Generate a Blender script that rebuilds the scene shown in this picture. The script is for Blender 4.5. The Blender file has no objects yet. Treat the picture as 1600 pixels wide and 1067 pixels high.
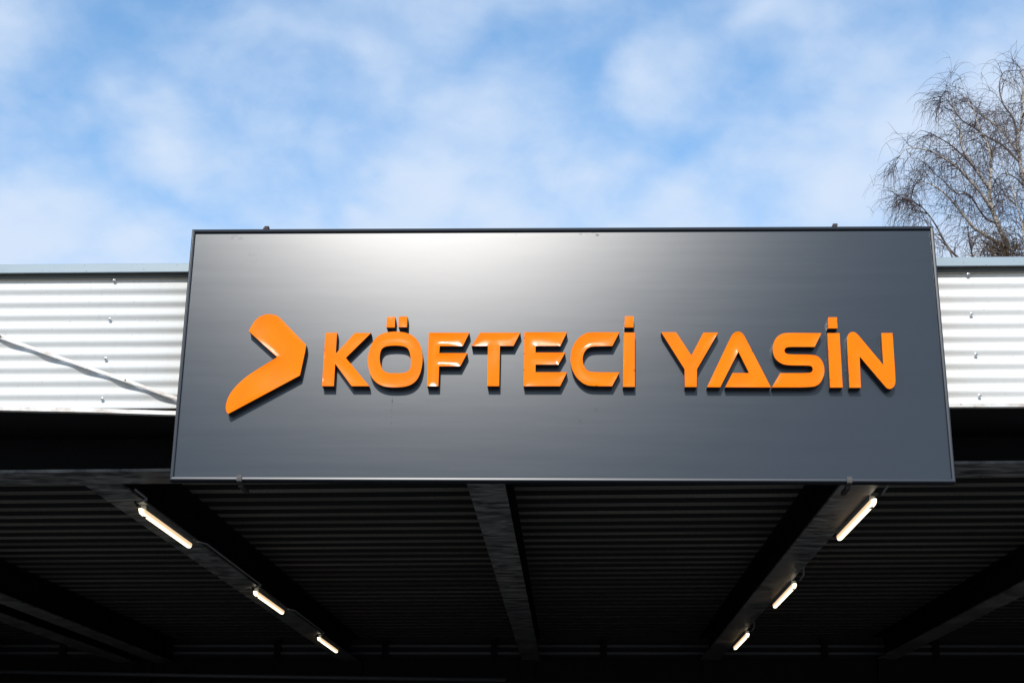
import bpy, bmesh, math, random
from mathutils import Vector, Matrix, noise as mnoise
from mathutils.geometry import delaunay_2d_cdt

scene = bpy.context.scene
COL = scene.collection
PI = math.pi

# ------------------------------------------------------------------ camera
cam_data = bpy.data.cameras.new('camera')
cam_data.sensor_fit = 'HORIZONTAL'
cam_data.sensor_width = 36.0
cam_data.lens = 50.1
cam_data.clip_start = 0.05
cam_data.clip_end = 6000.0
cam = bpy.data.objects.new('camera', cam_data)
COL.objects.link(cam)
R_ = (0.99913191, 0.03985276, 0.01213165)
U_ = (0.00117256, -0.31800591, 0.94808801)
F_ = (-0.04164186, 0.94725076, 0.31777658)
cam.matrix_world = Matrix(((R_[0], U_[0], -F_[0], 0.0),
                           (R_[1], U_[1], -F_[1], 0.0),
                           (R_[2], U_[2], -F_[2], 1.6),
                           (0, 0, 0, 1)))
scene.camera = cam

# ------------------------------------------------------------------ sun and sky
SUN_EL = math.radians(32.0)
SUN_AZ = math.radians(6.7)          # sun stands behind the camera, a little to the left
SUN_DIR = Vector((-math.sin(SUN_AZ) * math.cos(SUN_EL), -math.cos(SUN_AZ) * math.cos(SUN_EL), math.sin(SUN_EL)))
sun_data = bpy.data.lights.new('sun', 'SUN')
sun_data.energy = 4.2
sun_data.angle = math.radians(0.5)
sun_data.color = (1.0, 0.96, 0.91)
sun = bpy.data.objects.new('sun', sun_data)
COL.objects.link(sun)
sun.rotation_euler = SUN_DIR.to_track_quat('Z', 'Y').to_euler()
sun.location = SUN_DIR * 50

world = bpy.data.worlds.new('World')
scene.world = world
world.use_nodes = True


def build_world():
    nt = world.node_tree
    nt.nodes.clear()
    N = nt.nodes.new
    lk = nt.links.new
    out = N('ShaderNodeOutputWorld')
    bg = N('ShaderNodeBackground')
    bg.inputs['Strength'].default_value = 0.15
    sky = N('ShaderNodeTexSky')
    sky.sky_type = 'NISHITA'
    sky.sun_disc = False
    sky.sun_elevation = SUN_EL
    sky.sun_rotation = PI + SUN_AZ
    sky.air_density = 1.0
    sky.dust_density = 0.6
    sky.ozone_density = 1.6
    tc = N('ShaderNodeTexCoord')
    sep = N('ShaderNodeSeparateXYZ')
    lk(tc.outputs['Generated'], sep.inputs[0])

    def math_(op, a, b=None, clamp=False):
        n = N('ShaderNodeMath')
        n.operation = op
        n.use_clamp = clamp
        for i, v in enumerate((a, b)):
            if v is None:
                continue
            if isinstance(v, (int, float)):
                n.inputs[i].default_value = v
            else:
                lk(v, n.inputs[i])
        return n.outputs[0]
    zc = math_('ADD', math_('MAXIMUM', sep.outputs['Z'], 0.0), 0.45)
    comb = N('ShaderNodeCombineXYZ')
    lk(math_('DIVIDE', sep.outputs['X'], zc), comb.inputs[0])
    lk(math_('DIVIDE', sep.outputs['Y'], zc), comb.inputs[1])
    mp = N('ShaderNodeMapping')
    mp.inputs['Location'].default_value = CLOUD_OFFSET
    lk(comb.outputs[0], mp.inputs['Vector'])

    def noise(scale, detail, rough, dist=0.0):
        n = N('ShaderNodeTexNoise')
        n.inputs['Scale'].default_value = scale
        n.inputs['Detail'].default_value = detail
        n.inputs['Roughness'].default_value = rough
        n.inputs['Distortion'].default_value = dist
        lk(mp.outputs[0], n.inputs['Vector'])
        return n.outputs['Fac']
    big = noise(3.4, 2.0, 0.45, 0.1)
    mid = noise(9.0, 7.0, 0.57, 0.2)
    fine = noise(26.0, 5.0, 0.6, 0.3)
    # rounded billows: smooth cells on a noise-warped plane
    wn = N('ShaderNodeTexNoise')
    wn.inputs['Scale'].default_value = 9.0
    wn.inputs['Detail'].default_value = 3.0
    lk(mp.outputs[0], wn.inputs['Vector'])
    wv = N('ShaderNodeVectorMath')
    wv.operation = 'MULTIPLY_ADD'
    lk(wn.outputs['Color'], wv.inputs[0])
    wv.inputs[1].default_value = (0.16, 0.16, 0.16)
    lk(mp.outputs[0], wv.inputs[2])
    vo = N('ShaderNodeTexVoronoi')
    vo.feature = 'SMOOTH_F1'
    vo.inputs['Scale'].default_value = 9.0
    vo.inputs['Smoothness'].default_value = 0.55
    lk(wv.outputs[0], vo.inputs['Vector'])
    puff = math_('SUBTRACT', 0.42, vo.outputs['Distance'])
    dens = math_('ADD', math_('ADD', math_('MULTIPLY', big, 0.42), math_('MULTIPLY', mid, 0.48)), math_('MULTIPLY', fine, 0.15))
    dens = math_('ADD', dens, math_('MULTIPLY', puff, 0.42))
    # more cloud piles up towards the horizon all round
    dens = math_('ADD', dens, math_('MULTIPLY', math_('SUBTRACT', 0.42, sep.outputs['Z']), 1.25))
    mr = N('ShaderNodeMapRange')
    mr.interpolation_type = 'SMOOTHSTEP'
    mr.inputs['From Min'].default_value = CLOUD_RANGE[0]
    mr.inputs['From Max'].default_value = CLOUD_RANGE[1]
    mr.inputs['To Min'].default_value = 0.1
    mr.inputs['To Max'].default_value = 0.97
    lk(dens, mr.inputs['Value'])
    mix = N('ShaderNodeMix')
    mix.data_type = 'RGBA'
    lk(mr.outputs[0], mix.inputs['Factor'])
    tint = N('ShaderNodeMix')
    tint.data_type = 'RGBA'
    tint.blend_type = 'MULTIPLY'
    tint.inputs['Factor'].default_value = 1.0
    lk(sky.outputs[0], tint.inputs[6])
    tint.inputs[7].default_value = SKY_TINT
    lk(tint.outputs[2], mix.inputs[6])
    mix.inputs[7].default_value = CLOUD_COLOR
    lk(mix.outputs[2], bg.inputs['Color'])
    lk(bg.outputs[0], out.inputs[0])


CLOUD_OFFSET = (8.38, 2.2, 0.2)
CLOUD_RANGE = (0.15, 0.69)
CLOUD_COLOR = (4.5, 5.3, 6.5, 1.0)
SKY_TINT = (0.74, 1.27, 1.50, 1.0)
build_world()

scene.view_settings.view_transform = 'Standard'
scene.view_settings.look = 'None'
scene.view_settings.exposure = 0.0
scene.view_settings.gamma = 1.0
scene.view_settings.use_curve_mapping = False
scene.render.engine = 'CYCLES'
scene.cycles.max_bounces = 8

# ------------------------------------------------------------------ helpers


def tag(o, label=None, cat=None, group=None, kind=None):
    for k, v in (('label', label), ('category', cat), ('group', group), ('kind', kind)):
        if v:
            o[k] = v
    return o


def empty(name, loc=(0, 0, 0)):
    o = bpy.data.objects.new(name, None)
    o.location = loc
    o.empty_display_size = 0.2
    COL.objects.link(o)
    return o


class MB:
    """collects faces (world coordinates) and links them as one mesh object"""

    def __init__(self):
        self.v = []
        self.f = []
        self.s = []

    def face_block(self, verts, faces, smooth=False):
        b = len(self.v)
        self.v.extend(verts)
        for f in faces:
            self.f.append([b + i for i in f])
            self.s.append(smooth)

    def box(self, x0, x1, y0, y1, z0, z1, slope=0.0, xr=0.0):
        vs = []
        for x in (x0, x1):
            d = slope * (x - xr)
            for y in (y0, y1):
                for z in (z0, z1):
                    vs.append((x, y, z + d))
        self.face_block(vs, [(0, 1, 3, 2), (4, 6, 7, 5), (0, 4, 5, 1), (2, 3, 7, 6), (0, 2, 6, 4), (1, 5, 7, 3)])
        return self

    def loft(self, rings, caps=True, smooth=False):
        n = len(rings[0])
        vs = [p for r in rings for p in r]
        fs = []
        for i in range(len(rings) - 1):
            for j in range(n):
                k = (j + 1) % n
                fs.append((i * n + j, i * n + k, (i + 1) * n + k, (i + 1) * n + j))
        self.face_block(vs, fs, smooth)
        if caps:
            b = len(self.v) - len(vs)
            self.f.append([b + j for j in range(n)][::-1])
            self.f.append([b + (len(rings) - 1) * n + j for j in range(n)])
            self.s += [False, False]
        return self

    def tube(self, pts, radii, sides=6, caps=False):
        rings = []
        pts = [Vector(p) for p in pts]
        ref = Vector((0.31, 0.87, 0.38))
        for i, p in enumerate(pts):
            d = (pts[min(i + 1, len(pts) - 1)] - pts[max(i - 1, 0)])
            if d.length < 1e-9:
                d = Vector((0, 0, 1))
            d.normalize()
            a = d.cross(ref)
            if a.length < 1e-3:
                a = d.cross(Vector((1, 0, 0)))
            a.normalize()
            b = d.cross(a)
            r = radii[i] if hasattr(radii, '__len__') else radii
            rings.append([tuple(p + (a * math.cos(2 * PI * k / sides) + b * math.sin(2 * PI * k / sides)) * r) for k in range(sides)])
        self.loft(rings, caps, sides > 4)
        return self

    def build(self, name, mat, parent=None, recalc=True):
        me = bpy.data.meshes.new(name)
        off = parent_offset(parent)
        me.from_pydata([(x - off[0], y - off[1], z - off[2]) for x, y, z in self.v], [], self.f)
        me.polygons.foreach_set('use_smooth', self.s)
        me.materials.append(mat)
        if recalc:
            bm = bmesh.new()
            bm.from_mesh(me)
            bmesh.ops.recalc_face_normals(bm, faces=bm.faces)
            bm.to_mesh(me)
            bm.free()
        me.update()
        o = bpy.data.objects.new(name, me)
        COL.objects.link(o)
        if parent:
            o.parent = parent
        return o


def parent_offset(p):
    v = Vector((0, 0, 0))
    while p:
        v += p.location
        p = p.parent
    return v


# ------------------------------------------------------------------ materials


class Mat:
    def __init__(self, name, color=(0.5, 0.5, 0.5), rough=0.5, metal=0.0, spec=0.5):
        self.m = bpy.data.materials.new(name)
        self.m.use_nodes = True
        self.nt = self.m.node_tree
        self.p = self.nt.nodes['Principled BSDF']
        self.p.inputs['Base Color'].default_value = (*color, 1)
        self.p.inputs['Roughness'].default_value = rough
        self.p.inputs['Metallic'].default_value = metal
        self.p.inputs['Specular IOR Level'].default_value = spec
        self._tc = None

    def N(self, t):
        return self.nt.nodes.new(t)

    def lk(self, a, b):
        self.nt.links.new(a, b)

    @property
    def tc(self):
        if self._tc is None:
            self._tc = self.N('ShaderNodeTexCoord')
        return self._tc.outputs['Object']

    def noise(self, scale, detail=3.0, rough=0.5, stretch=None, dist=0.0):
        n = self.N('ShaderNodeTexNoise')
        n.inputs['Scale'].default_value = scale
        n.inputs['Detail'].default_value = detail
        n.inputs['Roughness'].default_value = rough
        n.inputs['Distortion'].default_value = dist
        if stretch:
            mp = self.N('ShaderNodeMapping')
            mp.inputs['Scale'].default_value = stretch
            self.lk(self.tc, mp.inputs['Vector'])
            self.lk(mp.outputs[0], n.inputs['Vector'])
        else:
            self.lk(self.tc, n.inputs['Vector'])
        return n.outputs['Fac']

    def rng(self, v, a, b, c, d, smooth=True):
        m = self.N('ShaderNodeMapRange')
        if smooth:
            m.interpolation_type = 'SMOOTHSTEP'
        for k, x in (('From Min', a), ('From Max', b), ('To Min', c), ('To Max', d)):
            m.inputs[k].default_value = x
        self.lk(v, m.inputs['Value'])
        return m.outputs[0]

    def math(self, op, a, b=None):
        n = self.N('ShaderNodeMath')
        n.operation = op
        for i, v in enumerate((a, b)):
            if v is None:
                continue
            if isinstance(v, (int, float)):
                n.inputs[i].default_value = v
            else:
                self.lk(v, n.inputs[i])
        return n.outputs[0]

    def mix(self, fac, a, b):
        n = self.N('ShaderNodeMix')
        n.data_type = 'RGBA'
        if isinstance(fac, (int, float)):
            n.inputs['Factor'].default_value = fac
        else:
            self.lk(fac, n.inputs['Factor'])
        for i, v in ((6, a), (7, b)):
            if isinstance(v, tuple):
                n.inputs[i].default_value = (*v, 1) if len(v) == 3 else v
            else:
                self.lk(v, n.inputs[i])
        return n.outputs[2]

    def bump(self, h, strength, dist, prev=None):
        b = self.N('ShaderNodeBump')
        b.inputs['Strength'].default_value = strength
        b.inputs['Distance'].default_value = dist
        self.lk(h, b.inputs['Height'])
        if prev is not None:
            self.lk(prev, b.inputs['Normal'])
        return b.outputs[0]

    def set(self, key, v):
        if isinstance(v, (int, float)):
            self.p.inputs[key].default_value = v
        elif isinstance(v, tuple):
            self.p.inputs[key].default_value = (*v, 1)
        else:
            self.lk(v, self.p.inputs[key])
        return self


def materials():
    M = {}
    # ---- asphalt / concrete yard
    a = Mat('yard_concrete', rough=0.85)
    n1, n2 = a.noise(0.35, 4), a.noise(60, 3)
    a.set('Base Color', a.mix(a.math('ADD', a.math('MULTIPLY', n1, 0.7), a.math('MULTIPLY', n2, 0.3)), (0.08, 0.08, 0.08), (0.15, 0.147, 0.14)))
    a.set('Normal', a.bump(n2, 0.4, 0.01))
    M['ground'] = a.m
    # ---- white corrugated coated steel
    a = Mat('white_coated_steel', rough=0.42)
    dirt = a.rng(a.noise(5.0, 6, 0.65, (0.5, 1, 2.2)), 0.55, 0.8, 0, 1)
    streak = a.rng(a.noise(26, 4, 0.6, (1, 1, 0.07)), 0.52, 0.75, 0, 1)
    speck = a.rng(a.noise(70, 2, 0.5), 0.71, 0.76, 0, 1)
    f = a.math('ADD', a.math('MULTIPLY', dirt, 0.16), a.math('MULTIPLY', streak, 0.12))
    c = a.mix(f, (0.75, 0.75, 0.73), (0.45, 0.45, 0.41))
    a.set('Base Color', a.mix(a.math('MULTIPLY', speck, 0.55), c, (0.16, 0.15, 0.13)))
    M['white'] = a.m
    # ---- flashing
    a = Mat('grey_blue_flashing', rough=0.45, metal=0.0)
    c = a.mix(a.noise(9, 5, 0.6, (0.4, 1, 1)), (0.22, 0.29, 0.33), (0.29, 0.355, 0.39))
    speck = a.rng(a.noise(60, 2, 0.5), 0.68, 0.74, 0, 1)
    a.set('Base Color', a.mix(speck, c, (0.13, 0.16, 0.17)))
    M['cap'] = a.m
    a = Mat('weathered_white_trim', rough=0.45)
    d = a.rng(a.noise(7, 6, 0.65, (1, 1, 2)), 0.38, 0.68, 0, 1)
    sp = a.rng(a.noise(45, 3, 0.6), 0.66, 0.74, 0, 1)
    c = a.mix(d, (0.62, 0.60, 0.57), (0.36, 0.30, 0.25))
    a.set('Base Color', a.mix(sp, c, (0.2, 0.13, 0.09)))
    M['trim'] = a.m
    # ---- dark paints
    a = Mat('black_steel_paint', rough=0.7, spec=0.15)
    n = a.noise(3, 5, 0.6)
    a.set('Base Color', a.mix(n, (0.004, 0.004, 0.0045), (0.010, 0.010, 0.011)))
    M['black'] = a.m
    a = Mat('reflection_streak_flange', rough=0.45)
    n = a.rng(a.noise(7, 6, 0.65, (0.55, 1.5, 1), 0.8), 0.3, 0.75, 0, 1)
    a.set('Base Color', a.mix(n, (0.03, 0.031, 0.032), (0.29, 0.29, 0.285)))  # pale streaks in the colour stand in for light reflected off the ground
    a.set('Roughness', a.rng(n, 0, 1, 0.35, 0.65))
    M['flange'] = a.m
    a = Mat('sprayed_deck', rough=0.8)
    n = a.noise(120, 4, 0.7)
    n2 = a.noise(1.0, 2, 0.6, (0.25, 2.6, 0.01))
    a.set('Base Color', a.mix(a.math('MULTIPLY', a.rng(n, 0.3, 0.7, 0, 1), a.rng(n2, 0.35, 0.68, 0.35, 1)), (0.03, 0.03, 0.027), (0.36, 0.345, 0.31)))
    a.set('Normal', a.bump(n, 0.7, 0.01))
    M['deck'] = a.m
    M['rib'] = Mat('recess_shade_black', (0.007, 0.007, 0.007), 0.8).m  # near-black colour paints in the shade of the deck recesses
    a = Mat('dark_wall', (0.008, 0.008, 0.009), 0.7)
    M['wall'] = a.m
    a = Mat('roof_felt', (0.07, 0.07, 0.075), 0.9)
    M['felt'] = a.m
    a = Mat('dull_steel_pipe', (0.07, 0.075, 0.08), 0.5)
    M['pipe'] = a.m
    a = Mat('zinc_screw', (0.55, 0.55, 0.55), 0.35, 0.8)
    M['screw'] = a.m
    a = Mat('rubber_washer', (0.10, 0.10, 0.10), 0.7)
    M['washer'] = a.m
    M['cap_shade'] = Mat('cap_shade_olive', (0.17, 0.165, 0.14), 0.9).m  # olive tone that paints in the shade below the cap
    a = Mat('old_steel', rough=0.7)
    n = a.noise(40, 4, 0.6)
    a.set('Base Color', a.mix(n, (0.02, 0.017, 0.015), (0.09, 0.083, 0.078)))
    M['clip'] = a.m
    a = Mat('rusty_bolt', rough=0.75)
    n = a.noise(60, 4, 0.6)
    a.set('Base Color', a.mix(n, (0.012, 0.008, 0.007), (0.04, 0.024, 0.02)))
    M['rust'] = a.m
    # ---- sign panel (satin anthracite sheet)
    a = Mat('satin_anthracite_sheet', rough=0.4)
    band = a.noise(4.5, 4, 0.6, (0.16, 1, 3.2))
    fine = a.noise(30, 3, 0.6, (0.05, 1, 2.0))
    wear = a.math('ADD', a.math('MULTIPLY', band, 0.7), a.math('MULTIPLY', fine, 0.3))
    base = a.mix(wear, (0.019, 0.025, 0.034), (0.023, 0.030, 0.040))
    # rain-run dust, smudges near the top edge
    sep = a.N('ShaderNodeSeparateXYZ')
    a.lk(a.tc, sep.inputs[0])
    X, Z = sep.outputs[0], sep.outputs[2]

    def blob(x, z, rx, rz):
        dx = a.math('DIVIDE', a.math('SUBTRACT', X, x), rx)
        dz = a.math('DIVIDE', a.math('SUBTRACT', Z, z), rz)
        r2 = a.math('ADD', a.math('MULTIPLY', dx, dx), a.math('MULTIPLY', dz, dz))
        return a.rng(r2, 0.0, 1.0, 1.0, 0.0)
    sm = a.rng(a.noise(38, 4, 0.6), 0.5, 0.66, 0, 1)
    tot = None
    for bx, bz, rx, rz, k in PANEL_MARKS:
        t = a.math('MULTIPLY', a.math('MULTIPLY', blob(bx, bz, rx, rz), sm), k)
        tot = t if tot is None else a.math('MAXIMUM', tot, t)
    tot = a.math('MINIMUM', tot, 1.0)
    gl = a.N('ShaderNodeBsdfAnisotropic')
    gl.distribution = 'BECKMANN'
    gl.inputs['Color'].default_value = (1, 1, 1, 1)
    a.lk(a.math('ADD', a.rng(wear, 0.3, 0.7, PANEL_ROUGH - 0.003, PANEL_ROUGH + 0.003), a.math('MULTIPLY', tot, 0.0)), gl.inputs['Roughness'])
    nb = a.bump(a.noise(1.6, 3, 0.5, (0.5, 1, 1.6)), 0.04, 0.01)
    a.lk(nb, gl.inputs['Normal'])
    df = a.N('ShaderNodeBsdfDiffuse')
    a.lk(a.mix(a.math('MULTIPLY', tot, 0.8), base, (0.006, 0.006, 0.007)), df.inputs['Color'])
    fr = a.N('ShaderNodeFresnel')
    fr.inputs['IOR'].default_value = PANEL_IOR
    fac = a.math('MULTIPLY', fr.outputs[0], a.rng(tot, 0, 1, 1.0, 0.45))
    mx = a.N('ShaderNodeMixShader')
    a.lk(fac, mx.inputs[0])
    a.lk(df.outputs[0], mx.inputs[1])
    a.lk(gl.outputs[0], mx.inputs[2])
    a.lk(mx.outputs[0], a.nt.nodes['Material Output'].inputs['Surface'])
    a.nt.nodes.remove(a.p)
    M['panel'] = a.m
    a = Mat('dark_blue_grey_frame', (0.014, 0.018, 0.026), 0.27)
    M['frame'] = a.m
    # ---- letters
    a = Mat('orange_acrylic_face', (0.95, 0.205, 0.0), 0.5)
    dust = a.rng(a.noise(6, 5, 0.6, (1, 1, 0.5)), 0.35, 0.75, 0, 1)
    a.set('Base Color', a.mix(dust, (0.90, 0.185, 0.0), (0.82, 0.165, 0.002)))
    a.set('Coat Weight', 0.27)
    a.set('Coat Roughness', 0.18)
    a.set('Coat IOR', 1.5)
    a.set('Specular IOR Level', 0.0)
    M['orange'] = a.m
    a = Mat('black_letter_return', (0.008, 0.008, 0.009), 0.3)
    M['return'] = a.m
    # ---- lamps
    a = Mat('lamp_housing_grey', (0.35, 0.35, 0.34), 0.5)
    M['lamp_housing'] = a.m
    a = Mat('lit_diffuser', (0.8, 0.78, 0.72), 0.4)
    sep = a.N('ShaderNodeSeparateXYZ')
    a.lk(a.tc, sep.inputs[0])
    core = a.rng(a.math('ABSOLUTE', sep.outputs[0]), 0.014, 0.022, 1.0, 0.4)
    a.set('Emission Color', a.mix(core, (1.0, 0.55, 0.22), (1.0, 0.88, 0.64)))
    a.set('Emission Strength', a.math('MULTIPLY', core, 2.3))
    M['lit'] = a.m
    a = Mat('lamp_mark', (0.02, 0.02, 0.02), 0.6)
    M['mark'] = a.m
    a = Mat('grey_conduit', (0.22, 0.22, 0.22), 0.6)
    M['conduit'] = a.m
    # ---- birch
    a = Mat('birch_bark', rough=0.8)
    n = a.rng(a.noise(9, 4, 0.6, (1, 1, 3.5)), 0.50, 0.62, 0, 1)
    a.set('Base Color', a.mix(n, (0.46, 0.40, 0.33), (0.05, 0.04, 0.033)))
    M['bark'] = a.m
    a = Mat('birch_limb', rough=0.8)
    n = a.rng(a.noise(5, 4, 0.6), 0.4, 0.6, 0, 1)
    a.set('Base Color', a.mix(n, (0.15, 0.115, 0.09), (0.05, 0.038, 0.034)))
    M['limb'] = a.m
    a = Mat('birch_twig', (0.066, 0.042, 0.040), 0.75)
    M['twig'] = a.m
    a = Mat('broom_twig', (0.12, 0.075, 0.035), 0.8)
    M['broom'] = a.m
    return M


PANEL_MARKS = [(-2.04, 4.965, 0.11, 0.03, 0.35), (-1.95, 4.83, 0.07, 0.06, 0.25), (-0.37, 4.98, 0.06, 0.012, 1.0),
               (0.12, 4.975, 0.12, 0.02, 0.9), (0.15, 4.70, 0.012, 0.008, 1.6), (-1.052, 3.83, 0.006, 0.15, 1.8),
               (0.14, 3.86, 0.02, 0.05, 0.5), (0.05, 3.82, 0.03, 0.06, 0.3), (-2.10, 3.72, 0.05, 0.08, 0.15)]
PANEL_ROUGH = 0.298
PANEL_IOR = 1.57
M = materials()

LETTERS = {
    'chevron': [[(-1.921, 4.337), (-1.907, 4.369,1), (-1.889, 4.403,1), (-1.861, 4.43,1), (-1.828, 4.443,1), (-1.803, 4.445,1), (-1.773, 4.441,1), (-1.745, 4.427,1), (-1.723, 4.405,1), (-1.595, 4.274,1), (-1.579, 4.26,1), (-1.569, 4.248,1), (-1.597, 4.062), (-2.005, 3.827), (-2.016, 3.838,1), (-2.023, 3.863,1), (-2.022, 3.89,1), (-2.014, 3.926,1), (-1.995, 3.965,1), (-1.965, 4.004,1), (-1.922, 4.048,1), (-1.875, 4.084,1), (-1.739, 4.175)]],
    'K': [[(-1.46, 4.327), (-1.391, 4.327), (-1.392, 4.196), (-1.284, 4.325), (-1.188, 4.325), (-1.331, 4.17), (-1.184, 3.996), (-1.288, 3.996), (-1.392, 4.134), (-1.393, 3.996), (-1.463, 3.996)]],
    'O': [[(-1.097, 4.329,1), (-1.043, 4.334,1), (-0.989, 4.329,1), (-0.946, 4.313,1), (-0.912, 4.283,1), (-0.888, 4.239,1), (-0.876, 4.183,1), (-0.876, 4.131,1), (-0.885, 4.077,1), (-0.904, 4.034,1), (-0.936, 4.005,1), (-0.976, 3.992,1), (-1.034, 3.988,1), (-1.091, 3.992,1), (-1.135, 4.01,1), (-1.169, 4.043,1), (-1.189, 4.088,1), (-1.2, 4.14,1), (-1.199, 4.192,1), (-1.186, 4.246,1), (-1.166, 4.285,1), (-1.138, 4.313,1)], [(-1.085, 4.244,1), (-1.04, 4.247,1), (-0.99, 4.243,1), (-0.964, 4.229,1), (-0.951, 4.198,1), (-0.944, 4.157,1), (-0.943, 4.12,1), (-0.95, 4.095,1), (-0.971, 4.079,1), (-1.008, 4.075,1), (-1.058, 4.075,1), (-1.091, 4.08,1), (-1.114, 4.099,1), (-1.127, 4.14,1), (-1.131, 4.178,1), (-1.125, 4.218,1), (-1.11, 4.236,1)]],
    'dot1': [[(-1.096, 4.426), (-1.048, 4.426), (-1.048, 4.359), (-1.098, 4.359)]],
    'dot2': [[(-1.026, 4.428), (-0.975, 4.428), (-0.975, 4.361), (-1.026, 4.361)]],
    'F': [[(-0.844, 4.326), (-0.603, 4.326), (-0.64, 4.243), (-0.777, 4.243), (-0.778, 4.199), (-0.613, 4.199), (-0.652, 4.118), (-0.777, 4.118), (-0.778, 3.996), (-0.844, 3.996)]],
    'T': [[(-0.539, 4.326), (-0.301, 4.326), (-0.341, 4.243), (-0.421, 4.243), (-0.422, 3.996), (-0.491, 3.996), (-0.492, 4.243), (-0.589, 4.243)]],
    'E': [[(-0.278, 4.328), (-0.026, 4.328), (-0.065, 4.243), (-0.211, 4.243), (-0.211, 4.202), (-0.036, 4.202), (-0.076, 4.128), (-0.21, 4.128), (-0.21, 4.081), (-0.026, 4.081), (-0.066, 3.996), (-0.279, 3.996)]],
    'C': [[(0.283, 4.327), (0.24, 4.242), (0.124, 4.241,1), (0.095, 4.23,1), (0.074, 4.203,1), (0.064, 4.165,1), (0.07, 4.124,1), (0.089, 4.092,1), (0.12, 4.081,1), (0.28, 4.08), (0.236, 3.996), (0.11, 3.996,1), (0.07, 4.01,1), (0.029, 4.048,1), (0.004, 4.096,1), (-0.007, 4.147,1), (-0.003, 4.208,1), (0.017, 4.261,1), (0.05, 4.3,1), (0.081, 4.321,1), (0.114, 4.328,1)]],
    'I1': [[(0.307, 4.325), (0.373, 4.325), (0.368, 3.992), (0.299, 3.992)]],
    'dot3': [[(0.316, 4.427), (0.368, 4.427), (0.366, 4.357), (0.313, 4.357)]],
    'Y': [[(0.528, 4.327), (0.615, 4.327), (0.701, 4.183), (0.775, 4.324), (0.861, 4.324), (0.731, 4.099), (0.726, 3.991), (0.658, 3.991), (0.659, 4.099)]],
    'A': [[(0.786, 3.99), (0.862, 3.99), (0.975, 4.207), (1.032, 4.076), (0.936, 4.076), (0.891, 3.99), (1.154, 3.989), (1.017, 4.297,1), (1.005, 4.317,1), (0.993, 4.327,1), (0.978, 4.331,1), (0.962, 4.327,1), (0.947, 4.317,1), (0.934, 4.297,1)]],
    'S': [[(1.463, 4.32), (1.419, 4.235), (1.27, 4.236,1), (1.25, 4.23,1), (1.241, 4.214,1), (1.247, 4.196,1), (1.268, 4.189,1), (1.399, 4.188,1), (1.434, 4.179,1), (1.456, 4.153,1), (1.467, 4.119,1), (1.467, 4.078,1), (1.453, 4.037,1), (1.429, 4.004,1), (1.388, 3.989,1), (1.16, 3.989), (1.211, 4.075), (1.374, 4.075,1), (1.394, 4.082,1), (1.402, 4.099,1), (1.396, 4.116,1), (1.379, 4.122,1), (1.25, 4.123,1), (1.216, 4.135,1), (1.188, 4.16,1), (1.175, 4.196,1), (1.175, 4.238,1), (1.189, 4.279,1), (1.21, 4.304,1), (1.24, 4.319,1), (1.275, 4.322,1)]],
    'I2': [[(1.497, 4.32), (1.568, 4.32), (1.566, 3.988), (1.494, 3.988)]],
    'dot4': [[(1.508, 4.418), (1.559, 4.418), (1.558, 4.349), (1.502, 4.349)]],
    'N': [[(1.605, 3.987), (1.67, 3.987), (1.675, 4.177), (1.809, 3.995,1), (1.82, 3.983,1), (1.836, 3.978,1), (1.854, 3.987,1), (1.867, 4.006,1), (1.872, 4.038,1), (1.875, 4.32), (1.81, 4.32), (1.808, 4.124), (1.677, 4.306,1), (1.661, 4.324,1), (1.641, 4.328,1), (1.623, 4.319,1), (1.611, 4.299,1), (1.608, 4.27,1)]],
}
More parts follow.
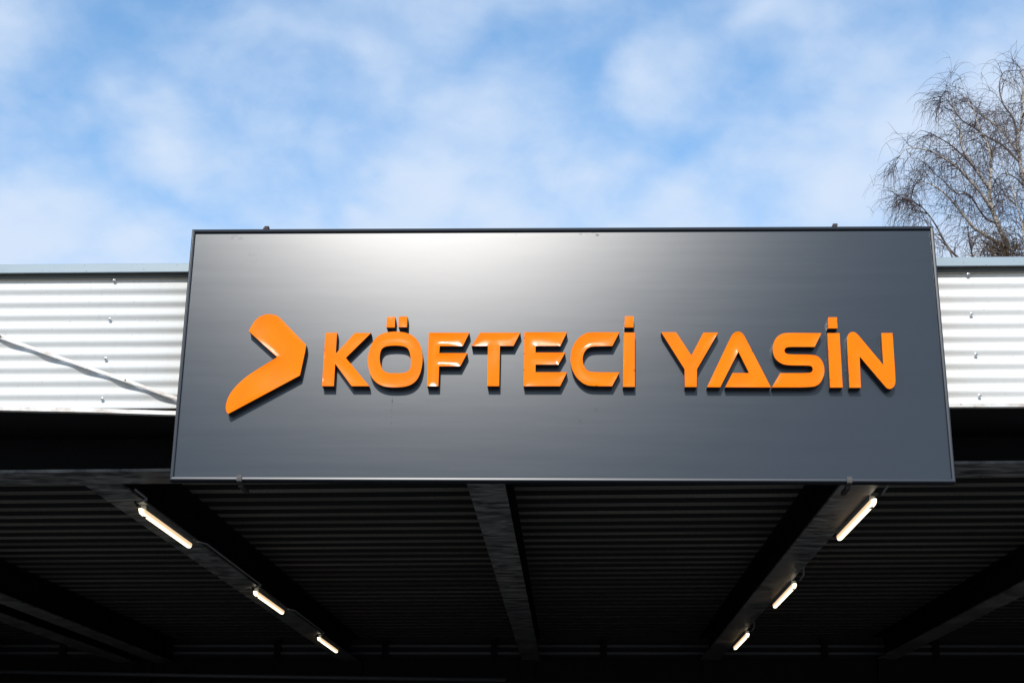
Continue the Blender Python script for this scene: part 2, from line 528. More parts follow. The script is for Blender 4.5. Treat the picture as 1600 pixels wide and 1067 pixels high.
LIMBS = {
    'A0': [(8.75, 27.0, 12.35), (8.76, 27.0, 12.6), (8.77, 27.0, 12.76), (8.63, 27.0, 13.17), (8.55, 27.0, 13.56), (8.54, 27.0, 13.91), (8.62, 27.0, 14.36), (8.62, 27.0, 14.81), (8.57, 27.0, 15.08), (8.48, 27.0, 15.26), (8.41, 27.0, 15.58), (8.39, 27.0, 15.86)],
    'A2': [(8.71, 27.0, 12.6), (8.6, 26.92, 12.68), (8.31, 26.83, 12.84), (8.07, 26.75, 12.98), (7.9, 26.66, 13.16), (7.71, 26.58, 13.38), (7.47, 26.49, 13.62), (7.19, 26.41, 13.78), (6.97, 26.32, 13.79), (6.78, 26.24, 13.62)],
    'A3': [(8.55, 27.0, 13.47), (8.33, 26.86, 13.76), (8.07, 26.72, 14.01), (7.82, 26.58, 14.21), (7.52, 26.44, 14.36), (7.21, 26.29, 14.45), (6.83, 26.15, 14.45), (6.59, 26.01, 14.29), (6.46, 25.87, 14.01)],
    'A4': [(8.53, 27.0, 13.96), (8.32, 26.96, 14.3), (8.17, 26.92, 14.55), (8.03, 26.88, 14.84), (8.01, 26.83, 15.18), (7.9, 26.79, 15.53), (7.96, 26.75, 15.78), (7.84, 26.71, 15.94)],
    'A5': [(8.63, 27.0, 13.17), (8.39, 26.86, 13.2), (8.21, 26.72, 13.35), (8.0, 26.59, 13.62), (7.69, 26.45, 13.6), (7.37, 26.31, 13.87), (7.03, 26.17, 13.98), (6.79, 26.03, 13.78)],
    'A6': [(8.34, 27.0, 14.32), (8.05, 26.77, 14.52), (7.69, 26.54, 14.72), (7.36, 26.31, 14.79), (7.03, 26.08, 14.8), (6.83, 25.84, 14.58)],
    'A7': [(7.99, 27.0, 12.26), (7.72, 26.96, 12.46), (7.53, 26.91, 12.7), (7.32, 26.87, 13.16), (7.06, 26.82, 13.49), (6.71, 26.78, 13.65), (6.54, 26.73, 13.72)],
    'A8': [(8.62, 27.0, 14.4), (8.79, 27.27, 14.94), (9.07, 27.53, 15.35), (9.23, 27.8, 15.67), (9.46, 28.07, 16.13)],
    'A9': [(8.08, 27.0, 12.35), (8.11, 27.24, 12.88), (8.16, 27.48, 13.38), (8.19, 27.72, 13.79)],
    'B0': [(9.69, 28.4, 13.0), (9.74, 28.4, 14.09), (9.75, 28.4, 14.55), (9.7, 28.4, 15.02), (9.7, 28.4, 15.4), (9.69, 28.4, 15.78), (9.81, 28.4, 16.11), (9.88, 28.4, 16.6), (9.97, 28.4, 17.23), (9.92, 28.4, 17.58)],
    'B2': [(9.7, 28.4, 15.4), (9.59, 28.51, 15.74), (9.44, 28.61, 16.08), (9.24, 28.72, 16.38), (9.03, 28.82, 16.63), (8.91, 28.93, 16.84), (8.88, 29.04, 17.19), (8.83, 29.14, 17.65)],
    'B3': [(9.71, 28.4, 15.16), (9.34, 28.29, 15.54), (8.99, 28.18, 15.7), (8.68, 28.07, 15.88), (8.41, 27.96, 15.99), (8.19, 27.84, 16.27), (8.01, 27.73, 16.45), (7.89, 27.62, 16.32)],
    'B4': [(9.7, 28.4, 15.78), (9.66, 28.42, 16.27), (9.49, 28.44, 16.62), (9.45, 28.46, 17.07), (9.58, 28.48, 17.43), (9.81, 28.5, 17.48)],
    'B5': [(9.84, 28.4, 16.26), (10.07, 28.22, 16.64), (10.26, 28.04, 16.93), (10.33, 27.86, 16.98)],
    'B6': [(9.73, 28.4, 14.83), (10.04, 28.19, 15.2), (10.29, 27.98, 15.47), (10.55, 27.77, 15.79), (10.72, 27.56, 15.68)],
    'B7': [(9.75, 28.4, 14.18), (10.03, 28.15, 14.44), (10.3, 27.9, 14.59), (10.54, 27.64, 14.52), (10.62, 27.39, 14.18)],
    'B8': [(9.71, 28.4, 14.65), (9.5, 28.22, 14.75), (9.2, 28.03, 14.76), (8.95, 27.85, 14.49), (8.79, 27.67, 14.13)],
    'C0': [(8.66, 25.6, 11.71), (8.65, 25.6, 12.03), (8.65, 25.6, 12.52), (8.59, 25.6, 12.94), (8.55, 25.6, 13.27), (8.5, 25.6, 13.53), (8.38, 25.6, 13.87)],
    'C2': [(8.65, 25.6, 12.52), (8.9, 25.94, 13.09), (9.09, 26.28, 13.58), (9.08, 26.63, 14.0)],
    'C3': [(8.59, 25.6, 12.94), (8.51, 25.86, 13.23), (8.49, 26.13, 13.51), (8.48, 26.39, 13.38)],
    'C4': [(7.29, 25.6, 11.79), (7.25, 25.8, 12.16), (7.0, 25.99, 12.62), (6.89, 26.19, 13.13), (6.8, 26.39, 13.34)],
}

# ------------------------------------------------------------------ ground
g = MB()
g.face_block([(-900, -900, 0), (900, -900, 0), (900, 900, 0), (-900, 900, 0)], [(0, 1, 2, 3)])
tag(g.build('ground', M['ground']), kind='structure')

# ------------------------------------------------------------------ building
XL, XR_ = -13.0, 13.0
Y_FASCIA = 8.25
Y_BACK = 20.62
ZB = 3.693                      # underside of the roof steel at x = -3.6
SB = 0.012                      # the roof falls gently to the left
SF = 0.0045                     # the fascia less so


def zb(x):
    return ZB + SB * (x + 3.6)


bld = empty('roadside_building', (0, Y_FASCIA, 0))
tag(bld, 'long flat-roofed building with white corrugated fascia above a dark open bay', 'building')

# fascia: two wide corrugated sheets, lapped behind the sign
PER = 0.0858
AMP = 0.0098
Z_BAND = 4.694                  # middle of a face that looks down
Z_BOT, Z_TOP = 3.935, 4.812


def fascia_y(z):
    # crest (towards the street) a quarter wave above each face that looks down
    ph = 2 * PI * (z - (Z_BAND + PER / 4)) / PER
    return Y_FASCIA - AMP * math.cos(ph)


sheets = []
for x0, x1, dy in ((XL, -0.55, 0.0), (-0.75, XR_, 0.004)):
    m = MB()
    n = int((Z_TOP - Z_BOT) / PER * 16)
    zs = [Z_BOT + (Z_TOP - Z_BOT) * i / n for i in range(n + 1)]
    rings = []
    for x in (x0, x1):
        fr = [(x, fascia_y(z) + dy, z + SF * (x + 3.17)) for z in zs]
        bk = [(x, fascia_y(z) + dy + 0.0015, z + SF * (x + 3.17)) for z in reversed(zs)]
        rings.append(fr + bk)
    m.loft(rings, True, True)
    sheets.append(m.build('fascia_sheet', M['white'], bld))


def screw(x, z, parent):
    z += SF * (x + 3.17)
    y = Y_FASCIA - AMP - 0.001
    m = MB()

    def ring(r, yy, k=10):
        return [(x + r * math.cos(2 * PI * i / k), yy, z + r * math.sin(2 * PI * i / k)) for i in range(k)]
    m.loft([ring(0.0105, y), ring(0.0105, y - 0.002), ring(0.0075, y - 0.0035), ring(0.0055, y - 0.004), ring(0.0055, y - 0.0075), ring(0.0035, y - 0.009)])
    return m.build('screw', M['screw'], parent)


cr = Z_BAND + PER / 4
for sh, xs in ((sheets[0], (-6.9, -4.9, -2.862)), (sheets[1], (2.425, 4.45, 6.5))):
    for x in xs:
        for k in (0.65, -2.35, -5.35, -8.35):
            screw(x + (random.Random(int(x * 100 + k * 10)).random() - 0.5) * 0.008, cr + PER * k, sh)

# cap flashing along the roof edge
for x0, x1 in ((XL, -4.1), (-4.1, -0.2), (-0.2, 3.6), (3.6, XR_)):
    m = MB()
    prof = [(8.188, 4.806), (8.188, 4.859), (8.198, 4.865), (8.62, 4.90), (8.62, 4.893), (8.205, 4.857), (8.1945, 4.850), (8.1945, 4.812), (8.205, 4.806)]
    m.loft([[(x, y, z + SF * (x + 3.17)) for y, z in prof] for x in (x0 + 0.001, x1 - 0.001)])
    m.build('cap_flashing', M['cap'], bld)

MB().box(XL, XR_, 8.2335, 8.2545, 4.776, 4.8195, SF, -3.17).build('cap_shade_strip', M['cap_shade'], bld)  # dark strip added to deepen the cap's shadow band
# fascia core, soffit, roof surface
MB().box(XL, XR_, 8.272, 8.42, 3.95, 4.80, SF, -3.17).build('parapet', M['black'], bld)
MB().box(XL, XR_, 8.42, 9.06, 3.96, 3.985, SF, -3.17).build('soffit', M['black'], bld)
MB().box(XL, XR_, 8.42, 21.2, 4.36, 4.46, SB, 3.6).build('roof', M['felt'], bld)

# drip flashing: tidy and dirty on the right, sagging loose on the left
m = MB()
prof = [(8.232, 3.925), (8.232, 3.946), (8.234, 3.946), (8.234, 3.927), (8.268, 3.927), (8.268, 3.925)]
m.loft([[(x, y, z + SF * (x + 3.17)) for y, z in prof] for x in (-1.9, 0.6, XR_)])
tag(m.build('drip_flashing', M['trim'], bld))
m = MB()
path = [(-9.0, 8.232, 3.952), (-5.0, 8.230, 3.938), (-3.5, 8.224, 3.921), (-2.95, 8.219, 3.909), (-2.4, 8.206, 3.888), (-2.0, 8.20, 3.873)]
m.loft([[(x, y - 0.004, z), (x, y, z + 0.026), (x, y + 0.002, z + 0.026), (x, y - 0.002, z + 0.002), (x, y + 0.035, z + 0.002), (x, y + 0.035, z)] for x, y, z in path])
tag(m.build('drip_flashing', M['trim'], bld), label='loose white drip flashing sagging below the fascia')


def i_beam_along_y(xc, y0, y1, zbot, depth, wid, tf=0.016, tw=0.012):
    zt = zbot + depth
    x0, x1 = xc - wid / 2, xc + wid / 2
    body = MB()
    body.box(xc - tw / 2, xc + tw / 2, y0, y1, zbot + tf, zt - tf)
    body.box(x0, x1, y0, y1, zt - tf, zt)
    fl = MB().box(x0, x1, y0, y1, zbot, zbot + tf)
    return body, fl


# edge beam (underside flange reads lighter), stepping with the roof fall
eb = MB()
eb.box(XL, XR_, 9.06, 9.072, ZB + 0.018, ZB + 0.30, SB, -3.6)
eo = eb.build('edge_beam', M['black'], bld)
fl = MB().box(XL, XR_, 8.90, 9.255, ZB, ZB + 0.018, SB, -3.6)
fl.build('flange', M['flange'], eo)

BEAMS = (-8.35, -6.36, -5.82, -3.15, -0.575, 1.94, 4.40, 6.9, 9.4)
DEPTH = 0.335
for xc in BEAMS:
    b, f = i_beam_along_y(xc, 9.257, Y_BACK, zb(xc) + 0.001, DEPTH, 0.255)
    bo = b.build('roof_beam', M['black'], bld)
    f.build('flange', M['flange'], bo)

# profiled roof deck between the beams, ribs parallel to the front
RP, RB, RT, RH = 0.312, 0.13, 0.10, 0.12
edges = [XL] + list(BEAMS) + [XR_]
for x0, x1 in zip(edges[:-1], edges[1:]):
    m = MB()
    pts = []
    y = 9.08
    while y < Y_BACK:
        pts += [(y, 0), (y + RB, 0), (y + RB + 0.03, RH), (y + RP - 0.03, RH)]
        y += RP
    low = [(x0, y, zb(x0) + DEPTH + 0.004 + h) for y, h in pts]
    hi = [(x1, y, zb(x1) + DEPTH + 0.004 + h) for y, h in pts]
    n = len(pts)
    m.face_block(low + hi, [(i, i + 1, n + i + 1, n + i) for i in range(n - 1)])
    o = m.build('deck_sheet', M['rib'], bld, recalc=False)
    o.data.materials.append(M['deck'])        # dusty sprayed underside of each rib
    for i in range(0, n - 1, 4):
        o.data.polygons[i].material_index = 1

# back and side walls, columns, back beam with rails and pipes
MB().box(XL, XR_, Y_BACK + 0.05, Y_BACK + 0.25, 0.0, 4.45).build('back_wall', M['wall'], bld)
for x0, x1 in ((XL - 0.2, XL), (XR_, XR_ + 0.2)):
    MB().box(x0, x1, 8.45, Y_BACK + 0.25, 0.0, 4.8).build('side_wall', M['wall'], bld)
for x in (-12.6, -7.2, 6.9, 12.6):
    m = MB()
    zt = zb(x) - 0.002
    m.box(x - 0.1, x + 0.1, 8.98, 8.992, 0, zt).box(x - 0.1, x + 0.1, 9.168, 9.18, 0, zt).box(x - 0.006, x + 0.006, 8.992, 9.168, 0, zt)
    m.build('column', M['black'], bld)
bb = MB().box(XL, XR_, Y_BACK - 0.10, Y_BACK - 0.085, 3.42, 3.74, SB * 0.6, -3.6).build('back_beam', M['black'], bld)
for zz in (3.80, 3.90):
    MB().box(XL, XR_, Y_BACK - 0.07, Y_BACK - 0.03, zz, zz + 0.035, SB * 0.6, -3.6).build('rail', M['pipe'], bb)
for i in range(14):
    x = -10.4 + 1.55 * i
    MB().box(x - 0.045, x + 0.045, Y_BACK - 0.11, Y_BACK - 0.02, 3.745 + 0.02, 4.0, SB * 0.6, -3.6).build('post', M['black'], bb)
m = MB().tube([(-9, 19.9, 3.47), (-5.2, 19.9, 3.43), (-0.9, 19.9, 3.405)], 0.03, 8, True)
m.build('pipe', M['pipe'], bb)
for x in (-6.05, -3.05, -0.62, 1.92, 4.35):
    MB().box(x - 0.09, x + 0.09, Y_BACK - 0.2, Y_BACK - 0.12, 0, zb(x) - 0.002).build('post', M['black'], bb)

# ------------------------------------------------------------------ torn-off trim strip hanging across the fascia
m = MB()
path = [(-4.6, 8.226, 4.79), (-3.9, 8.2235, 4.520), (-3.541, 8.222, 4.386), (-3.288, 8.2195, 4.297), (-3.038, 8.219, 4.211), (-2.708, 8.218, 4.097), (-2.415, 8.216, 3.994), (-2.1, 8.213, 3.88)]
rings = []
for i, (x, y, z) in enumerate(path):
    h = 0.020
    rings.append([(x, y - 0.010, z - 0.004), (x, y, z + h * 0.35), (x, y + 0.003, z + h), (x, y + 0.0045, z + h), (x, y + 0.0015, z + h * 0.35), (x, y - 0.0075, z - 0.002), (x, y + 0.008, z - 0.0035), (x, y + 0.008, z - 0.0055)])
m.loft(rings)
st = m.build('trim_strip', M['trim'])
tag(st, 'bent white metal trim strip hanging diagonally across the corrugated fascia', 'trim strip')
for x, z in ((-3.53, 4.394), (-2.72, 4.112)):
    m = MB()
    k = 8
    y = 8.209
    m.loft([[(x + r * math.cos(2 * PI * i / k), yy, z + r * math.sin(2 * PI * i / k)) for i in range(k)] for r, yy in ((0.004, 8.2225), (0.004, y), (0.0025, y - 0.002))])
    m.build('rivet', M['washer'], st)

# ------------------------------------------------------------------ sign board
SX0, SX1, SZ0, SZ1 = -2.330, 2.1775, 3.440, 5.014
sign = empty('sign_board', (0, 8.0, SZ0))
tag(sign, 'large dark grey framed sign board with orange letters and an orange arrow emblem', 'sign')
fw = 0.026
pan = MB().box(SX0 + fw * 0.5, SX1 - fw * 0.5, 8.017, 8.023, SZ0 + fw * 0.5, SZ1 - fw * 0.5)
# the panel keeps world-like coordinates for its marks
po = pan.build('panel', M['panel'])
po.parent = sign
po.matrix_parent_inverse = Matrix.Translation((0, -8.0, -SZ0))
# mitred frame bars with a rounded nose
prof = [(0.0, 0.075), (0.0, 0.008), (0.0015, 0.0035), (0.004, 0.001), (0.007, 0.0), (0.0095, 0.0002), (0.0185, 0.0024), (0.0205, 0.0050), (0.0215, 0.010), (0.0215, 0.075)]


def bar(a, b, ia, ib):
    # a, b outer corners; ia, ib inward diagonals
    m = MB()
    rings = []
    for (x, z), (ix, iz) in ((a, ia), (b, ib)):
        rings.append([(x + ix * w, 8.0 + d, z + iz * w) for w, d in prof])
    m.loft(rings, True, False)
    return m.build('frame_bar', M['frame'], sign)


bar((SX0, SZ1), (SX1, SZ1), (1, -1), (-1, -1))
bar((SX0, SZ0), (SX1, SZ0), (1, 1), (-1, 1))
bar((SX0, SZ0), (SX0, SZ1), (1, 1), (1, -1))
bar((SX1, SZ0), (SX1, SZ1), (-1, 1), (-1, -1))
# backing frame and brackets that carry the board
MB().box(SX0 + 0.03, SX1 - 0.03, 8.038, 8.070, SZ0 + 0.03, SZ1 - 0.03).build('back_tray', M['black'], sign)
for x in (-1.92, -0.1, 1.58):
    for z in (4.05, 4.62):
        MB().box(x - 0.025, x + 0.025, 8.071, 8.225, z - 0.025, z + 0.025).build('bracket', M['clip'], sign)
for x in (-1.921, 1.578):
    m = MB()
    w = 0.015
    pr = [(7.994, SZ0 + 0.030), (7.992, SZ0 + 0.012), (7.994, SZ0 - 0.003), (8.00, SZ0 - 0.008), (8.06, SZ0 - 0.008), (8.06, SZ0 - 0.004), (8.002, SZ0 - 0.004), (7.9975, SZ0 - 0.001), (7.9965, SZ0 + 0.012), (7.998, SZ0 + 0.030)]
    m.loft([[(xx, y, z) for y, z in pr] for xx in (x - w, x + w)])
    m.build('clip', M['clip'], sign)
    MB().box(x - 0.012, x + 0.012, 8.04, 8.22, SZ0 - 0.03, SZ0 - 0.009).build('bracket', M['rust'], sign)
for x in (-1.875, 1.592):
    m = MB()
    m.box(x - 0.016, x + 0.014, 8.01, 8.05, SZ1 + 0.001, SZ1 + 0.012).box(x - 0.010, x + 0.017, 8.015, 8.04, SZ1 + 0.0125, SZ1 + 0.024)
    m.build('bolt', M['rust'], sign)

# letters: black returns standing on the panel, orange faces with a small lip
Y_PANEL, Y_FACE = 8.017, 7.960


def smooth_poly(P):
    out = [(p[0], p[1], len(p) > 2) for p in P]
    for _ in range(2):
        nw = []
        n = len(out)
        for i, (x, z, s) in enumerate(out):
            if not s:
                nw.append((x, z, False))
                continue
            px, pz, _a = out[i - 1]
            qx, qz, _b = out[(i + 1) % n]
            t = 0.22
            nw.append((x + (px - x) * t, z + (pz - z) * t, True))
            nw.append((x + (qx - x) * t, z + (qz - z) * t, True))
        out = nw
    return [(x, z) for x, z, s in out]


def slab(name, polys, y0, y1, mat, parent, open_front=False):
    """prism between y0 (front) and y1 (back) over an outline with holes"""
    off = parent_offset(parent)
    bm = bmesh.new()
    es = []
    loops = []
    for P in polys:
        vs = [bm.verts.new((x - off[0], y0 - off[1], z - off[2])) for x, z in P]
        loops.append(vs)
        for i in range(len(vs)):
            es.append(bm.edges.new((vs[i], vs[(i + 1) % len(vs)])))
    bmesh.ops.triangle_fill(bm, use_beauty=True, use_dissolve=False, edges=es)
    front = list(bm.faces)
    r = bmesh.ops.extrude_face_region(bm, geom=front, use_keep_orig=True)
    vv = [e for e in r['geom'] if isinstance(e, bmesh.types.BMVert)]
    bmesh.ops.translate(bm, verts=vv, vec=(0, y1 - y0, 0))
    bmesh.ops.recalc_face_normals(bm, faces=bm.faces)
    if open_front:      # the acrylic face closes the letter box
        bmesh.ops.delete(bm, geom=[f for f in bm.faces if all(abs(v.co.y - (y0 - off[1])) < 1e-5 for v in f.verts)], context='FACES_ONLY')
    me = bpy.data.meshes.new(name)
    bm.to_mesh(me)
    bm.free()
    me.materials.append(mat)
    o = bpy.data.objects.new(name, me)
    COL.objects.link(o)
    o.parent = parent
    return o


def inside(P, x, z):
    c = False
    n = len(P)
    j = n - 1
    for i in range(n):
        xi, zi = P[i]
        xj, zj = P[j]
        if (zi > z) != (zj > z) and x < (xj - xi) * (z - zi) / (zj - zi) + xi:
            c = not c
        j = i
    return c


def edge_dist(polys, x, z):
    best = 1e9
    for P in polys:
        n = len(P)
        for i in range(n):
            ax, az = P[i - 1]
            bx, bz = P[i]
            dx, dz = bx - ax, bz - az
            L2 = dx * dx + dz * dz
            t = 0.0 if L2 == 0 else max(0.0, min(1.0, ((x - ax) * dx + (z - az) * dz) / L2))
            ex, ez = x - ax - t * dx, z - az - t * dz
            d = ex * ex + ez * ez
            if d < best:
                best = d
    return math.sqrt(best)


def dished_face(name, polys, y0, thick, mat, parent):
    """thin acrylic face: a crisp rim, the sheet inside drawn slightly hollow and wavy"""
    off = parent_offset(parent)
    step = 0.0085
    pts, cons, bound = [], [], []
    for P in polys:
        loop = []
        for i in range(len(P)):
            a, b = P[i], P[(i + 1) % len(P)]
            k = max(1, int(math.hypot(b[0] - a[0], b[1] - a[1]) / 0.012))
            for q in range(k):
                loop.append((a[0] + (b[0] - a[0]) * q / k, a[1] + (b[1] - a[1]) * q / k))
        b0 = len(pts)
        pts += loop
        cons += [(b0 + i, b0 + (i + 1) % len(loop)) for i in range(len(loop))]
        bound.append(loop)
    xs = [p[0] for p in polys[0]]
    zs = [p[1] for p in polys[0]]
    rr = random.Random(len(pts))
    depth = {}
    x = min(xs)
    while x < max(xs):
        z = min(zs)
        while z < max(zs):
            px, pz = x + rr.uniform(-0.2, 0.2) * step, z + rr.uniform(-0.2, 0.2) * step
            odd = False
            for P in polys:
                odd ^= inside(P, px, pz)
            if odd and edge_dist(polys, px, pz) > 0.0035:
                pts.append((px, pz))
            z += step
        x += step
    vo, eo_, fo, ov, oe, of = delaunay_2d_cdt([Vector(p) for p in pts], cons, [], 0, 1e-6)
    verts = []
    for v in vo:
        d = edge_dist(polys, v.x, v.y)
        amt = 0.95 + 0.8 * mnoise.noise(Vector((v.x * 3.1, 4.7, v.y * 5.0)))
        t = (v.y - min(zs)) / max(0.15, max(zs) - min(zs))
        dish = max(0.15, amt) * (0.22 + 0.80 * t) * 0.0046 * (1 - math.exp(-d / 0.042))
        wave = 0.0050 * mnoise.noise(Vector((v.x * 4.5, 1.3, v.y * 4.5))) * min(1.0, d / 0.02)
        verts.append((v.x - off[0], y0 + dish + wave - off[1], v.y - off[2]))
    faces = []
    for f in fo:
        cx = sum(vo[i].x for i in f) / len(f)
        cz = sum(vo[i].y for i in f) / len(f)
        odd = False
        for P in polys:
            odd ^= inside(P, cx, cz)
        if odd:
            faces.append(list(f))
    sm = [True] * len(faces)
    for loop in bound:
        n = len(loop)
        b0 = len(verts)
        for x, z in loop:
            verts.append((x - off[0], y0 - off[1], z - off[2]))
        for x, z in loop:
            verts.append((x - off[0], y0 + thick - off[1], z - off[2]))
        for i in range(n):
            k = (i + 1) % n
            faces.append([b0 + i, b0 + k, b0 + n + k, b0 + n + i])
            sm.append(False)
    me = bpy.data.meshes.new(name)
    me.from_pydata(verts, [], faces)
    me.polygons.foreach_set('use_smooth', sm)
    me.materials.append(mat)
    me.update()
    # fronts must look towards the street
    for p in me.polygons:
        if p.use_smooth and p.normal.y > 0:
            p.flip()
    me.update()
    o = bpy.data.objects.new(name, me)
    COL.objects.link(o)
    o.parent = parent
    return o


def letter(name, keys, label):
    o = None
    for i, k in enumerate(keys):
        polys = [smooth_poly(P) for P in LETTERS[k]]
        if i == 0:
            o = slab(name, polys, Y_FACE + 0.006, Y_PANEL - 0.0005, M['return'], sign, True)
            o['label'] = label
            dished_face('face', polys, Y_FACE, 0.0055, M['orange'], o)
        else:
            slab('dot_side', polys, Y_FACE + 0.006, Y_PANEL - 0.0005, M['return'], o, True)
            dished_face('dot_face', polys, Y_FACE, 0.0055, M['orange'], o)


letter('emblem', ['chevron'], 'orange bent arrow emblem with rounded upper arm')
letter('letter', ['K'], 'orange capital letter K')
letter('letter', ['O', 'dot1', 'dot2'], 'orange capital letter O with two dots above')
letter('letter', ['F'], 'orange capital letter F')
letter('letter', ['T'], 'orange capital letter T')
letter('letter', ['E'], 'orange capital letter E')
letter('letter', ['C'], 'orange capital letter C')
letter('letter', ['I1', 'dot3'], 'orange dotted capital letter I after the C')
letter('letter', ['Y'], 'orange capital letter Y')
letter('letter', ['A'], 'orange capital letter A with an open left corner')
letter('letter', ['S'], 'orange capital letter S')
letter('letter', ['I2', 'dot4'], 'orange dotted capital letter I before the N')
letter('letter', ['N'], 'orange capital letter N with rounded corners')

# ------------------------------------------------------------------ strip lamps under the beams


def lamp(x, y0, y1, label, conduit):
    z = zb(x) - 0.002
    t = empty('strip_lamp', (x, y0, z))
    tag(t, label, 'lamp', 'lit strip lamps under the roof beams')
    L = y1 - y0
    # housing against the beam
    m = MB()
    w = 0.023
    m.loft([[(x + sx * w * k, y, z + dz) for sx, dz, k in ((-1, 0, 0.8), (1, 0, 0.8), (1, -0.035, 1.0), (-1, -0.035, 1.0))] for y in (y0 + 0.08, y1 - 0.01)])
    m.build('housing', M['lamp_housing'], t)
    # rounded diffuser with a tapered nose at the front
    m = MB()
    sec = [(-1.0, 0.0), (-0.95, -0.45), (-0.72, -0.82), (-0.35, -1.0), (0.35, -1.0), (0.72, -0.82), (0.95, -0.45), (1.0, 0.0)]
    rings = []
    for y, kw, kh in ((y0 + 0.0, 0.45, 0.55), (y0 + 0.05, 0.98, 0.9), (y0 + 0.07, 1, 1), (y1 - 0.05, 1, 1), (y1 - 0.015, 0.85, 0.9), (y1, 0.5, 0.6)):
        rings.append([(x + sx * w * kw, y, z - 0.036 + sz * 0.036 * kh) for sx, sz in sec])
    m.loft(rings, True, True)
    m.build('diffuser', M['lit'], t)
    # the small dark arrow mark on the nose
    m = MB()
    zz = z - 0.036 - 0.0368
    yy = y0 + 0.085
    m.face_block([(x - 0.019, yy + 0.085, zz), (x + 0.019, yy + 0.085, zz), (x, yy, zz), (x - 0.019, yy + 0.085, zz + 0.001), (x + 0.019, yy + 0.085, zz + 0.001), (x, yy, zz + 0.001)],
                 [(0, 1, 2), (3, 5, 4), (0, 3, 4, 1), (1, 4, 5, 2), (2, 5, 3, 0)])
    m.build('arrow_mark', M['mark'], t)
    if conduit:
        MB().tube(conduit, 0.0085, 6, True).build('conduit', M['conduit'], t)
        cx, cy, cz = conduit[-1]
        MB().tube([(cx, cy - 0.02, cz), (cx, cy + 0.05, cz - 0.01)], [0.009, 0.011], 8, True).build('gland', M['mark'], t)


lx, rx = -3.06, 2.085
zl, zr = zb(-3.0) - 0.012, zb(2.0) - 0.012
ys_l = ((9.85, 11.25), (13.70, 15.12), (17.36, 18.78))
prev = 9.27
names = ('nearest', 'middle', 'farthest')
for i, (a, b) in enumerate(ys_l):
    con = [(-3.01, prev, zl), (-2.955, prev + 0.10, zl), (-2.955, a - 0.22, zl), (-2.965, a - 0.17, zl), (-3.045, a - 0.16, zl - 0.02)]
    if i == 0:
        con = con[1:]
    lamp(lx, a, b, f'{names[i]} lit strip lamp of the left-hand row, under the dark ceiling', con)
    prev = b + 0.01
for i, (a, b) in enumerate(((9.73, 11.13), (13.43, 14.86), (17.18, 18.62))):
    con = [(2.12, a - 0.32, zr + 0.09), (2.135, a - 0.2, zr + 0.02), (2.11, a - 0.11, zr - 0.02), (2.09, a - 0.16, zr - 0.02)]
    lamp(rx, a, b, f'{names[i]} lit strip lamp of the right-hand row, under the dark ceiling', con)

# ------------------------------------------------------------------ birches behind the building
RNG = random.Random(11)


def catmull(P, n=4):
    P = [Vector(p) for p in P]
    Q = [P[0] * 2 - P[1]] + P + [P[-1] * 2 - P[-2]]
    out = []
    for i in range(1, len(Q) - 2):
        for k in range(n):
            t = k / n
            a, b, c, d = Q[i - 1], Q[i], Q[i + 1], Q[i + 2]
            out.append(0.5 * ((2 * b) + (c - a) * t + (2 * a - 5 * b + 4 * c - d) * t * t + (3 * b - a - 3 * c + d) * t * t * t))
    out.append(P[-1])
    return out


def rnd_dir(r):
    while True:
        v = Vector((r.uniform(-1, 1), r.uniform(-1, 1), r.uniform(-1, 1)))
        if 0.05 < v.length < 1:
            return v.normalized()


def sprout(m, start, d, length, r0, droop, r, segs=7, wob=0.22):
    """a drooping shoot; returns its points"""
    pts = [start.copy()]
    d = d.normalized()
    step = length / segs
    for i in range(segs):
        d = (d + rnd_dir(r) * wob + Vector((0, 0, -droop * (0.3 + i / segs)))).normalized()
        pts.append(pts[-1] + d * step)
    m.tube(pts, [r0 * (1 - 0.75 * i / segs) for i in range(segs + 1)], 3)
    return pts


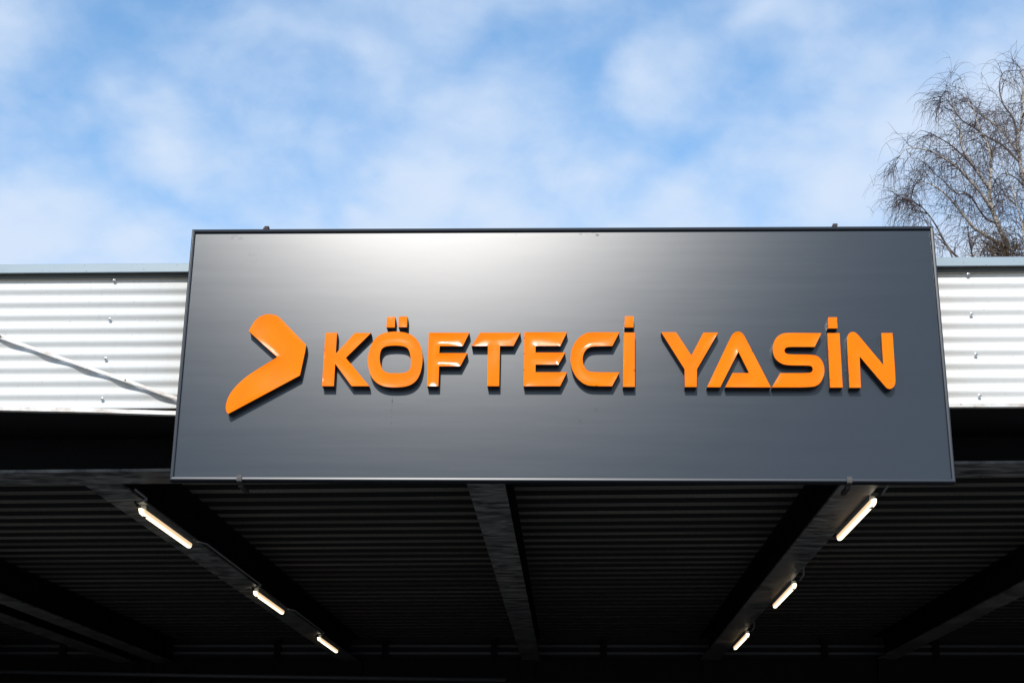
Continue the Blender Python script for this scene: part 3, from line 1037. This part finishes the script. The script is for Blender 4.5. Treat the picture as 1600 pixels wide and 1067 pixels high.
def birch(label, limbs, base, trunk_r, seed, density=1.0):
    r = random.Random(seed)
    t = empty('birch_tree', base)
    tag(t, label, 'tree', 'bare birch trees behind the roof')
    twigs = MB()
    for li, (key, rad) in enumerate(limbs):
        P = LIMBS[key]
        pts = catmull(P)
        if li == 0:
            first = pts[0]
            low = [Vector(base), Vector(base).lerp(first, 0.35) + Vector((0.1, 0, 0)), Vector(base).lerp(first, 0.75) + Vector((0.12, 0.05, 0))]
            full = catmull([*low, *P])
            n = len(full)
            rr = []
            for p in full:
                u = max(0.0, min(1.0, p.z / full[-1].z))
                rr.append(max(0.008, trunk_r * (1 - u) ** 1.0 + 0.005))
            tm = MB().tube(full, rr, 9, True)
            tm.build('trunk', M['bark'], t)
        else:
            rr = [max(0.0045, 0.58 * rad * (1 - i / (len(pts) - 1)) ** 0.85) for i in range(len(pts))]
            MB().tube(pts, rr, 6, True).build('limb', M['bark'] if rad > 0.05 else M['limb'], t)
        # side branches
        n = len(pts)
        total = sum((pts[i + 1] - pts[i]).length for i in range(n - 1))
        count = int(total * 9.5 * density)
        for k in range(count):
            u = r.uniform(0.12, 1.0)
            i = min(n - 2, int(u * (n - 1)))
            p = pts[i].lerp(pts[i + 1], r.random())
            tan = (pts[i + 1] - pts[i]).normalized()
            d = (tan * 0.7 + rnd_dir(r) * 0.9 + Vector((0, 0, 0.02))).normalized()
            ln = r.uniform(0.35, 1.05) * (0.42 + 0.75 * (1 - u))
            br = sprout(twigs, p, d, ln, 0.0085, 0.10, r, 7, 0.25)
            for q in range(int(r.uniform(4, 8) * density)):
                j = r.randrange(2, len(br))
                dd = ((br[j] - br[j - 1]).normalized() * 0.6 + rnd_dir(r) * 0.8).normalized()
                tw = sprout(twigs, br[j], dd, r.uniform(0.35, 1.0), 0.0046, 0.42, r, 7, 0.17)
                if r.random() < 0.6:
                    j = r.randrange(1, len(tw) - 1)
                    sprout(twigs, tw[j], rnd_dir(r) + Vector((0, 0, -0.3)), r.uniform(0.2, 0.5), 0.004, 0.3, r, 4, 0.2)
    tag(twigs.build('twigs', M['twig'], t, recalc=False), kind='stuff')
    return t


ta = birch('bare birch with forked pale trunk leaning left beside the sign corner',
           [('A0', 0), ('A2', 0.07), ('A3', 0.06), ('A4', 0.055), ('A5', 0.04), ('A6', 0.035), ('A7', 0.045), ('A8', 0.03), ('A9', 0.03)],
           (8.9, 27.0, 0), 0.26, 5)
tb = birch('tallest bare birch with upright white trunk at the right edge',
           [('B0', 0), ('B2', 0.06), ('B3', 0.045), ('B4', 0.045), ('B5', 0.04), ('B6', 0.05), ('B7', 0.05), ('B8', 0.03)],
           (10.6, 28.4, 0), 0.24, 8)
tcx = birch('thin dark birch with low twiggy stems just above the roof edge',
            [('C0', 0), ('C2', 0.03), ('C3', 0.03), ('C4', 0.03)],
            (9.1, 25.6, 0), 0.12, 21)
# dense reddish broom of twigs at the fork of the leaning birch
m = MB()
r = random.Random(3)
for i in range(620):
    c = Vector((8.62 + r.gauss(0, 0.28), 26.75 + r.gauss(0, 0.2), 12.42 + r.gauss(0, 0.16)))
    sprout(m, c, rnd_dir(r) + Vector((0, 0, 0.2)), r.uniform(0.15, 0.42), 0.008, 0.05, r, 4, 0.35)
tag(m.build('twig_clump', M['broom'], ta, recalc=False), kind='stuff', label='dense brown clump of twigs at the fork')
